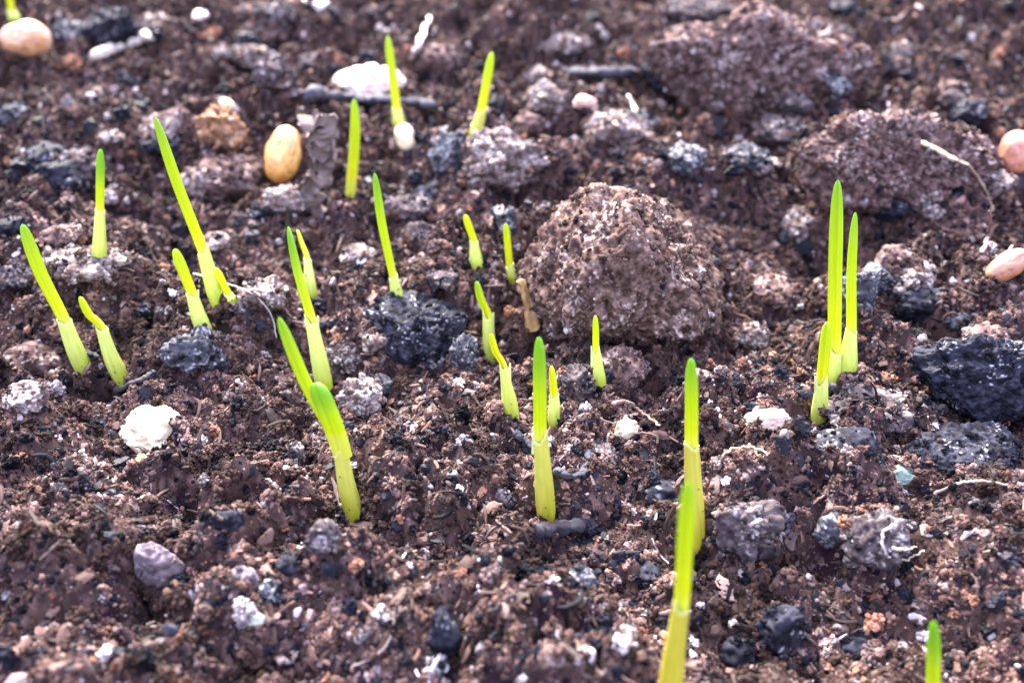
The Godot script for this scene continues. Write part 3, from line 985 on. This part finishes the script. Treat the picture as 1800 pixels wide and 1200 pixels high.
	clod("soil_clod", "crusted ridge of soil behind the outermost pair of shoots", "soil clod", 160, 495, 78, 36, "crusted", {crumbs = 1.0})
	clod("charcoal_lump", "grey crusted lump behind the slope right of the largest clod", "charcoal", 1300, 285, 52, 28, "char_crusted", {})
	clod("charcoal_lump", "wide dark grey crusted lump nearest the top of the largest clod", "charcoal", 1200, 300, 48, 30, "char_crusted", {})
	clod("soil_clod", "black sunken clod behind the pale pebble of the front corner", "soil clod", 600, 640, 40, 34, "dark", {})
	clod("soil_clod", "small pale-crusted clod by the dark twig end", "soil clod", 520, 790, 16, 26, "dark", {})
	clod("soil_clod", "brown clod under the first leaf tip of the far trio", "soil clod", 500, 350, 40, 28, "crusted", {})
	clod("soil_clod", "brown clod at the edge of the mound near the red grain", "soil clod", 1740, 330, 52, 30, "crusted", {})
	clod("soil_clod", "brown clod between the largest clod and its pale-topped neighbour", "soil clod", 1360, 500, 60, 36, "brown", {})

	# more clods of middling size, most of them in the rougher far half
	var kinds := ["brown", "brown", "crusted", "crusted", "char_crusted", "dark", "char"]
	var words := {brown = "rough brown clod", crusted = "pale-crusted clod", char_crusted = "grey-crusted dark lump", dark = "dark earthy clod", char = "black lump"}
	var feet := []
	for f in FEET: feet.append(Vector2(f[0], f[1]))
	var done := 0
	while done < 104:
		var u := rng.randf_range(0, 1800)
		var v := rng.randf_range(15, 620) if done < 88 else rng.randf_range(620, 1180)
		var hw := rng.randf_range(16, 46) * (1.1 if done < 84 else 0.75)
		var bad := false
		for f in feet:
			if absf(f.x - u) < hw + 16 and v > f.y - 95 and v < f.y + 75: bad = true
		for c in [Vector2(497, 290), Vector2(648, 170), Vector2(268, 780), Vector2(1788, 290), Vector2(1775, 470), Vector2(35, 70), Vector2(1348, 760), Vector2(712, 260), Vector2(560, 300)]:
			if absf(c.x - u) < hw + 40 and absf(c.y - v) < 70: bad = true
		if absf(u - 1095) < 200 and v > 330 and v < 640: bad = true
		if bad: continue
		var kd: String = kinds[rng.randi() % kinds.size()]
		var label := where(words[kd], u, v)
		if label == "": continue
		done += 1
		clod("charcoal_lump" if kd.begins_with("char") else "soil_clod", label, "charcoal" if kd.begins_with("char") else "soil clod", u, v, hw, hw * rng.randf_range(0.55, 0.85), kd, {group = "middling clods", turn = rng.randf_range(-0.6, 0.6), crumbs = 0.9})

func make_shoots() -> void:
	shoot("outermost tall shoot with long leaf leaning outward at the crumbly edge", Vector2(150, 655), Vector2(112, 562), Vector2(38, 393), 34, 27, {bow = 5, sbow = 2, slant = 0.15})
	shoot("short bent shoot beside the outermost tall shoot", Vector2(220, 678), Vector2(178, 576), Vector2(140, 521), 32, 22, {bow = 5, sbow = 4, slant = 0.15, green = 0.7})
	shoot("lone upright shoot standing behind the crusted ridge", Vector2(174, 468), Vector2(175, 368), Vector2(176, 261), 26, 18, {slant = 0.1, green = 1.3})
	shoot("tallest bent shoot, its long leaf leaning outward, behind the small clods", Vector2(382, 532), Vector2(356, 440), Vector2(272, 205), 30, 25, {bow = 3, slant = -0.5, fold = 0.3})
	shoot("tiny shoot tip hugging the foot of the tallest bent shoot", Vector2(408, 530), Vector2(400, 515), Vector2(378, 471), 22, 17, {slant = 0.2, green = 0.45})
	shoot("short thick shoot leaning outward in front of the tallest bent shoot", Vector2(362, 588), Vector2(337, 516), Vector2(306, 437), 31, 23, {flap = 1.0, slant = 0.15, sbow = 2, green = 0.8})
	shoot("tall shoot just behind the double-leaved shoot", Vector2(572, 690), Vector2(547, 562), Vector2(506, 397), 33, 24, {flap = 1.0, bow = 3, slant = 0.5, green = 1.2, lean = -0.004})
	shoot("slim shoot half hidden behind the tall shoot's leaf", Vector2(548, 530), Vector2(540, 455), Vector2(522, 404), 23, 15, {slant = 0.2, green = 0.5, lean = -0.006})
	shoot("double-leaved front shoot with a second blade folded over the first", Vector2(625, 912), Vector2(598, 790), Vector2(489, 556), 36, 27, {bow = 6, sbow = 3, slant = -0.5, yellow = 0.55, second = [Vector2(602, 800), Vector2(585, 740), Vector2(556, 668), 36]})
	shoot("slender shoot rising behind the smooth-faced black lump", Vector2(700, 530), Vector2(691, 486), Vector2(658, 303), 23, 18, {bow = 3, slant = -0.3, green = 1.1, fold = 0.8})
	shoot("yellowish far shoot without a pale sheath beside the grey driftwood bit", Vector2(615, 346), Vector2(622, 270), Vector2(622, 173), 24, 22, {sheath = false, green = 0.9, bow = -2})
	shoot("far tall shoot growing out of a pale grain before the white stone", Vector2(702, 222), Vector2(697, 190), Vector2(681, 62), 24, 18, {slant = 0.2, green = 0.9})
	shoot("far shoot slanting the other way, away from its tall neighbour", Vector2(833, 246), Vector2(846, 195), Vector2(865, 91), 24, 19, {slant = -0.5, green = 0.8, yellow = 0.4})
	shoot("short middle shoot with pale sheath, on the charcoal side", Vector2(839, 474), Vector2(833, 424), Vector2(817, 377), 25, 16, {slant = 0.2, green = 0.6})
	shoot("thin short shoot touching the largest clod above the dry husk", Vector2(900, 494), Vector2(896, 466), Vector2(889, 392), 20, 16, {slant = -0.4, green = 0.7})
	shoot("middle shoot rising directly behind the bent-tipped one", Vector2(862, 642), Vector2(858, 556), Vector2(838, 494), 26, 20, {flap = 1.0, slant = 0.7, green = 1.0, bow = 3})
	shoot("short shoot with a bent yellow tip and split sheath", Vector2(900, 738), Vector2(886, 645), Vector2(863, 586), 30, 16, {flap = 1.0, bow = 4, slant = 0.5, green = 0.5, yellow = 0.15})
	shoot("tall upright front shoot with split yellow sheath in the middle of the bed", Vector2(961, 912), Vector2(950, 768), Vector2(948, 591), 36, 28, {flap = -1.0, slant = -0.6, yellow = 0.6, green = 1.2})
	shoot("short shoot standing close behind the tall upright front shoot", Vector2(976, 750), Vector2(974, 695), Vector2(970, 643), 27, 19, {slant = -0.2, green = 0.55})
	shoot("smallest slim shoot in front of the largest clod", Vector2(1056, 682), Vector2(1048, 615), Vector2(1047, 554), 23, 15, {flap = -1.0, slant = -0.6, green = 0.8})
	shoot("rear one of the two overlapping tall front shoots", Vector2(1224, 960), Vector2(1216, 780), Vector2(1216, 629), 36, 27, {slant = 0.3, yellow = 0.75, green = 1.1})
	shoot("bottom tall shoot rising from below the frame before its twin", Vector2(1176, 1240), Vector2(1198, 1066), Vector2(1211, 845), 44, 31, {slant = 0.4, yellow = 0.9, green = 0.95, sbow = 2})
	shoot("tallest of the three clustered shoots by the dark clods", Vector2(1464, 672), Vector2(1467, 615), Vector2(1473, 315), 30, 28, {bow = 1, slant = 0.4, green = 1.0, fold = 0.9})
	shoot("second tallest of the three clustered shoots, with broad pale sheath", Vector2(1488, 660), Vector2(1497, 580), Vector2(1504, 372), 36, 22, {bow = 3, slant = 0.2, green = 1.0})
	shoot("shortest of the three clustered shoots, blunt tipped", Vector2(1440, 748), Vector2(1445, 668), Vector2(1455, 566), 32, 23, {flap = -1.0, slant = -0.5, green = 0.85})
	shoot("cut-off green shoot tip at the bottom edge near the corner", Vector2(1640, 1300), Vector2(1640, 1235), Vector2(1643, 1091), 34, 28, {slant = 0.3, green = 1.2})
	shoot("pale stub of a shoot growing from the germinating seed in the far corner", Vector2(26, 36), Vector2(20, 18), Vector2(10, -30), 22, 16, {slant = 0.2, green = 0.2})

	tag(copies("collar_crumbs", crumbs[2], M.crumb, collar, self), "fine crumbs heaped round the feet of the shoots", "soil crumbs", "", "stuff")

func grain(label: String, u: float, v: float, l: float, w: float, roll: float, skin: Color, germ: Color, tilt := 0.0, sink := 0.05) -> void:
	var foot := gp(u, v + l * 0.9)
	var m := depth_of(foot) / F
	var d := ray(u, v)
	var at := eye + d * ((foot.z - w * m * 0.2) / d.z)
	var o := single("seed_grain", grain_mesh(l * m, w * m, skin, germ, int(u)), M.grain, at)
	o.position.y -= w * m * sink
	o.rotation = Vector3(tilt, 0.4, roll)
	tag(o, label, "seed", "grains lying on the bed")

func make_odds() -> void:
	grain("plump golden grain lying beside the grey driftwood bit", 497, 270, 51, 30, -0.42, Color(0.50, 0.27, 0.075), Color(0.40, 0.15, 0.025), -0.5)
	grain("germinating orange-skinned grain in the far corner", 42, 58, 42, 30, 1.45, Color(0.42, 0.20, 0.085), Color(0.44, 0.29, 0.18), -0.2, 0.35)
	grain("reddish brown grain at the edge beyond the straw strip", 1788, 266, 38, 30, 0.1, Color(0.36, 0.13, 0.08), Color(0.50, 0.24, 0.14), -0.3)
	grain("pale peach grain at the edge under the thin dry stem", 1775, 455, 44, 24, 1.9, Color(0.30, 0.12, 0.055), Color(0.34, 0.19, 0.11), -0.1, 0.55)
	grain("pale grain at the foot of the far tall shoot", 713, 240, 24, 18, 0.25, Color(0.74, 0.62, 0.42), Color(0.7, 0.56, 0.34), -0.3)
	grain("small amber seed on the rust-brown clod", 398, 183, 14, 11, 0.9, Color(0.72, 0.52, 0.3), Color(0.66, 0.42, 0.2))
	stone("broken_seed", "large white crumbly broken seed lying alone in the open", "seed", 268, 762, 58, 44, Color(0.50, 0.43, 0.30), Color(0.36, 0.21, 0.11), {lumpy = 0.16, cuts = 3, mixed = -0.2, deep = 0.8})
	stone("white_stone", "biggest white stone, far off behind the tall far shoot", "stone", 648, 150, 56, 36, Color(0.42, 0.34, 0.30), Color(0.32, 0.21, 0.17), {lumpy = 0.25})
	stone("pale_stone", "pinkish white half-buried stone left of the three clustered shoots", "stone", 1348, 742, 44, 24, Color(0.33, 0.235, 0.19), Color(0.22, 0.145, 0.12), {lumpy = 0.2})
	stone("pale_stone", "small tan stone under the arched brown root", "stone", 1100, 757, 24, 20, Color(0.34, 0.26, 0.19), Color(0.42, 0.35, 0.27), {lumpy = 0.25})
	stone("green_stone", "pale green stone half sunk in dark soil near the corner", "stone", 1580, 840, 36, 22, Color(0.075, 0.115, 0.10), Color(0.12, 0.15, 0.135), {lumpy = 0.2})
	stone("green_stone", "small mottled green and cream stone in the sandy front", "stone", 452, 1090, 17, 24, Color(0.32, 0.37, 0.28), Color(0.48, 0.44, 0.36), {roll = 0.3})
	stone("green_stone", "cream flake next to the small mottled green stone", "stone", 425, 1062, 17, 16, Color(0.50, 0.44, 0.36), Color(0.42, 0.38, 0.3), {})
	stone("white_chip", "angular bright white chip behind the smooth-faced black lump", "stone", 634, 462, 15, 14, Color(0.80, 0.79, 0.76), Color(0.7, 0.68, 0.66), {cuts = 9, roll = 0.5})
	stone("white_chip", "bright white speck of grit in front of the tall upright shoot", "stone", 806, 861, 11, 10, Color(0.80, 0.74, 0.62), Color(0.8, 0.76, 0.66), {cuts = 8})
	stone("white_chip", "smaller white speck below the bright white speck of grit", "stone", 770, 893, 7, 7, Color(0.75, 0.72, 0.64), Color(0.8, 0.76, 0.66), {cuts = 8})
	stone("white_chip", "pointed white chip beside the short thick leaning shoot", "stone", 308, 515, 13, 13, Color(0.78, 0.76, 0.68), Color(0.7, 0.68, 0.6), {cuts = 9})
	stone("amber_stone", "amber-white grain of grit under the broken white seed", "stone", 250, 808, 11, 11, Color(0.62, 0.40, 0.14), Color(0.76, 0.68, 0.5), {})
	stone("pink_stone", "pinkish brown elongated chunk beside the two overlapping front shoots", "stone", 1278, 1030, 44, 20, Color(0.34, 0.20, 0.16), Color(0.46, 0.32, 0.27), {roll = -0.6, lumpy = 0.25})
	stone("pink_stone", "small salmon chip on the slope behind the largest clod", "stone", 1028, 180, 20, 12, Color(0.52, 0.30, 0.24), Color(0.6, 0.45, 0.4), {})
	stone("pale_stone", "cream pebble near the far edge beside the brown overhang", "stone", 352, 28, 18, 12, Color(0.66, 0.58, 0.52), Color(0.6, 0.5, 0.46), {})
	stone("pale_stone", "white flat pebble at the far edge above the brown overhang", "stone", 552, 8, 24, 10, Color(0.74, 0.70, 0.68), Color(0.6, 0.56, 0.54), {})
	stone("pale_stone", "pinkish pebble in front of the brown overhang at the far edge", "stone", 465, 102, 24, 13, Color(0.50, 0.38, 0.36), Color(0.58, 0.48, 0.46), {})
	stone("pale_stone", "cream pebble half hidden behind the slender shoot's tip", "stone", 648, 315, 24, 13, Color(0.72, 0.64, 0.56), Color(0.66, 0.56, 0.46), {})
	stone("pale_stone", "white chip on the far mound beside the bluish pebble", "stone", 1372, 52, 26, 10, Color(0.70, 0.66, 0.60), Color(0.6, 0.56, 0.54), {})
	stone("blue_stone", "bluish pebble on top of the widest brown clod", "stone", 1404, 44, 15, 14, Color(0.42, 0.46, 0.54), Color(0.5, 0.5, 0.56), {})
	stone("grey_flake", "flat blue-grey flake in the sandy front beside the mauve clod", "stone", 298, 1108, 14, 22, Color(0.035, 0.038, 0.052), Color(0.06, 0.063, 0.082), {cuts = 9, deep = 0.4, roll = -0.2})
	stone("grey_flake", "little blue-grey flake in the sandy front near the green stone", "stone", 538, 1104, 7, 13, Color(0.04, 0.043, 0.058), Color(0.06, 0.063, 0.082), {cuts = 9, deep = 0.4, roll = 0.4})

	strand("driftwood_bit", "grey weathered driftwood bit standing beside the golden grain", "wood", [[556, 222, 548, 385], [572, 262, 548, 385], [566, 305, 548, 385], [548, 345, 548, 385], [550, 398, 548, 385]], 50, Color(0.13, 0.10, 0.092), {lift = 0.002, taper = 0.25, squash = 0.22, upright = true, wob = 0.0, bark = 0.4, streak = 0.06, along = 16.0, gnarl = 0.0026, mat = "clod"})
	strand("wood_chip", "cream-coloured splinter lying across the far soil", "wood", [[172, 108], [215, 92], [270, 74]], 22, Color(0.42, 0.37, 0.31), {lift = 0.002, taper = 0.1, bark = 0.5})
	strand("charred_stick", "straight black stick end lying on the far slope", "stick", [[1110, 140], [1060, 141], [1005, 138]], 22, Color(0.035, 0.034, 0.045), {lift = 0.002, taper = 0.15, mat = "char"})
	strand("charred_stick", "long black stick lying behind the far shoots", "stick", [[545, 186], [610, 190], [680, 196], [765, 204]], 26, Color(0.045, 0.043, 0.055), {lift = 0.003, taper = 0.3, mat = "char", bark = 0.4})
	strand("charred_stick", "knobbly black stick across the lip before the tall upright shoot", "stick", [[945, 945], [990, 938], [1042, 930]], 28, Color(0.026, 0.024, 0.03), {lift = 0.0012, taper = 0.15, bark = 0.35, along = 20.0, wob = 0.1, mat = "char"})
	strand("charred_stick", "thin dark twig in front of the short bent shoot", "stick", [[205, 696], [240, 680], [274, 661]], 12, Color(0.045, 0.04, 0.042), {lift = 0.001, taper = 0.3})
	strand("charred_stick", "small black chip stuck to the foot of the outermost tall shoot", "stick", [[142, 634], [158, 637], [176, 643]], 13, Color(0.03, 0.03, 0.036), {lift = 0.002, taper = 0.6, mat = "char"})
	strand("dark_root", "hooked black root beside the tall upright front shoot", "root", [[980, 838], [1010, 846], [1028, 835], [1036, 800]], 15, Color(0.04, 0.04, 0.052), {lift = 0.001, taper = 0.2, bark = 0.4, mat = "char"})
	strand("dark_root", "short black root poking out beside the tall upright shoot's sheath", "root", [[908, 770], [930, 790], [945, 800]], 14, Color(0.035, 0.035, 0.045), {lift = 0.001, mat = "char"})
	strand("dark_root", "curved black fibre beside the round dark brown clod", "root", [[1390, 928], [1375, 962], [1328, 1002]], 9, Color(0.03, 0.03, 0.045), {lift = 0.0025, taper = 0.2, mat = "char"})
	strand("straw_husk", "dry split straw husk below the thin short shoot", "straw", [[938, 588], [930, 545, 938, 588], [914, 500, 938, 588]], 26, Color(0.30, 0.18, 0.085), {lift = 0.001, taper = 0.5, squash = 0.35, upright = true, wob = 0.0, bark = 0.08, along = 12.0, streak = 0.25})
	strand("straw_strip", "curved dry straw strip draped over the broad brown mound", "straw", [[1622, 262], [1665, 285], [1705, 305], [1738, 360], [1742, 388]], 20, Color(0.27, 0.205, 0.15), {lift = 0.0012, taper = 0.6, squash = 0.3, wob = 0.06, along = 12.0, bark = 0.12})
	strand("dry_stem", "thin dry stem standing below the straw strip", "straw", [[1722, 460], [1733, 430], [1736, 390, 1722, 455]], 8, Color(0.17, 0.12, 0.11), {lift = 0.002})
	strand("dry_stem", "thin pale stalk lying behind the far tall shoot", "straw", [[727, 118], [738, 85], [754, 42]], 11, Color(0.55, 0.48, 0.46), {lift = 0.002, taper = 0.2})
	strand("dry_stem", "short straw bit sticking up from the pale-topped clod", "straw", [[1116, 202], [1110, 188, 1116, 240], [1103, 175, 1116, 240]], 9, Color(0.6, 0.52, 0.46), {lift = 0.001})
	strand("pale_root", "kinked pale root in front of the pinkish half-buried stone", "root", [[1265, 850], [1272, 808], [1318, 796], [1380, 822], [1425, 826]], 5.0, Color(0.24, 0.16, 0.12), {lift = 0.001, taper = 0.3, wob = 0.8})
	strand("pale_root", "white curled root loop on the rough mauve-black clod", "root", [[1570, 932], [1550, 948], [1556, 985], [1590, 994], [1622, 978]], 4.6, Color(0.34, 0.29, 0.26), {wob = 0.6, lift = 0.001, taper = 0.2})
	strand("pale_root", "short pale root inside the white curled loop", "root", [[1568, 974], [1590, 976], [1608, 970]], 6, Color(0.36, 0.3, 0.27), {lift = 0.001})
	strand("pale_root", "arched brown root over the small tan stone", "root", [[1075, 738], [1100, 735], [1130, 755], [1156, 778]], 8, Color(0.14, 0.09, 0.08), {lift = 0.003})
	strand("pale_root", "long brown root running to the edge in the near corner", "root", [[1640, 878], [1680, 860], [1720, 856], [1770, 862]], 7, Color(0.17, 0.13, 0.12), {lift = 0.001})
	strand("pale_root", "fine pale root lying across the sandy front", "root", [[620, 1182], [665, 1160], [688, 1130], [694, 1085]], 5, Color(0.15, 0.115, 0.115), {lift = 0.001})
	strand("root_hair", "long hair-thin root arching from the short thick leaning shoot", "root", [[345, 508], [400, 525], [450, 545], [480, 580], [490, 620]], 3.5, Color(0.3, 0.27, 0.25), {lift = 0.003})
	strand("root_hair", "hair-thin root below the knobbly black stick", "root", [[1145, 955], [1160, 985], [1175, 1000]], 3.5, Color(0.28, 0.24, 0.22), {lift = 0.001})
	strand("root_hair", "hair-thin pale root in the gap below the double-leaved shoot", "root", [[710, 990], [718, 965], [705, 945]], 4.0, Color(0.32, 0.25, 0.22), {lift = 0.001})

var collar := PackedFloat32Array()
var MARKS := [
	["the outermost tall shoot", 125, 610], ["the short bent shoot", 200, 640], ["the lone upright shoot", 174, 440], ["the tallest bent shoot", 370, 490], ["the double-leaved shoot", 612, 860],
	["the tall upright front shoot", 957, 850], ["the bent-tipped shoot", 895, 700], ["the smallest slim shoot", 1052, 650], ["the three clustered shoots", 1465, 690], ["the two overlapping shoots", 1222, 900],
	["the cut-off shoot tip", 1643, 1150], ["the slender shoot", 695, 500], ["the yellowish far shoot", 617, 310], ["the slanting far shoot", 838, 220], ["the far tall shoot", 700, 210],
	["the largest clod", 1095, 540], ["the smooth black lump", 722, 590], ["the jagged black lump", 1715, 680], ["the flat black slab", 1700, 790], ["the crumbly black lump", 348, 650],
	["the widest far clod", 1330, 150], ["the straw-bearing mound", 1580, 320], ["the mauve clod", 285, 1010], ["the round dark clod", 1312, 950], ["the green stone", 1580, 845],
	["the white broken seed", 268, 775], ["the white far stone", 648, 165], ["the half-buried pinkish stone", 1348, 750], ["the golden grain", 492, 290], ["the red grain", 1785, 285],
	["the peach grain", 1775, 465], ["the far corner grain", 42, 65], ["the grey driftwood", 555, 370], ["the rust-brown clod", 388, 235], ["the knobbly black stick", 995, 945],
	["the white curled root", 1585, 980], ["the overhanging far clod", 480, 60], ["the long blue-black lump", 782, 1130], ["the crescent-crusted lump", 1025, 1020], ["the pink chunk", 1278, 1040],
	["the two-lobed clod", 1615, 490], ["the crusted ridge", 150, 500], ["the row of dark pebbles", 460, 1010], ["the cream splinter", 220, 95], ["the straight black stick", 1060, 145],
	["the angular black lump", 1165, 865], ["the hooked black root", 1015, 835], ["the bluish far pebble", 1404, 50],
]
var used := {}

# says where a crumb lies by the two things nearest to it
func where(what: String, u: float, v: float) -> String:
	var near := []
	for m in MARKS:
		var dx: float = u - m[1]
		var dy: float = (v - m[2]) * 1.6
		near.append([dx * dx + dy * dy, m])
	near.sort_custom(func(a, b): return a[0] < b[0])
	for pick in [[0, 1], [0, 2], [1, 2], [0, 3], [1, 3], [2, 3], [0, 4], [1, 4], [2, 4], [3, 4], [0, 5], [1, 5]]:
		var out := what
		for k in 2:
			var m: Array = near[pick[k]][1]
			var dx: float = u - m[1]
			var dy: float = (v - m[2]) * 1.6
			out += (" " if k == 0 else ", ") + (("right of " if dx > 0 else "left of ") if absf(dx) > absf(dy) else ("in front of " if dy > 0 else "behind ")) + m[0]
		if not used.has(out) and out.replace("-", "").split(" ").size() <= 16:
			used[out] = true
			return out
	return ""

func make_lumps() -> void:
	# loose lumps big enough to pick out one by one
	var kinds := [
		["soil_crumb", "soil crumb", "loose brown crumbs", "crumb", 0.0, 0.0, 190],
		["charcoal_crumb", "charcoal", "loose black crumbs", "flake", 0.0, 1.0, 120],
		["pale_crumb", "grit", "loose whitish crumbs", "crumb", 1.0, 0.0, 70],
	]
	for kd in kinds:
		var src := []
		for k in 5:
			src.append(crumb_mesh(100 + k + kd[6], 3, 0.40, 6, Vector3(1, 0.75, 0.85), 0.10, true) if kd[0] == "charcoal_crumb" else aggregate_mesh(200 + k + kd[6], 120, 0.25, 0.82))
		var mats := []
		for k in 4:
			var mm: StandardMaterial3D = M[kd[3]].duplicate()
			mm.albedo_color = tone(rng, kd[4], kd[5]).linear_to_srgb()
			mats.append(mm)
		var done := 0
		while done < kd[6]:
			var u := rng.randf_range(10, 1790)
			var v := rng.randf_range(10, 480) if done % 5 < 3 else rng.randf_range(480, 1190)
			var p := sp(u, v)
			if p.distance_to(gp(u, v)) > 0.0015: continue
			var px := rng.randf_range(8, 20) * (0.65 if kd[0] == "pale_crumb" else 1.0)
			var what: String = ("little " if px < 12.0 else "") + {soil_crumb = "brown soil crumb", charcoal_crumb = "black charcoal crumb", pale_crumb = "whitish crumb"}[kd[0]]
			var label := where(what, u, v)
			if label == "": continue
			done += 1
			var s := px * depth_of(p) / F
			var o := single(kd[0], src[rng.randi() % 5], mats[rng.randi() % 4], p + Vector3(0, s * 0.2, 0))
			o.basis = turned(rng).scaled_local(Vector3.ONE * s)
			tag(o, label, kd[1], kd[2])
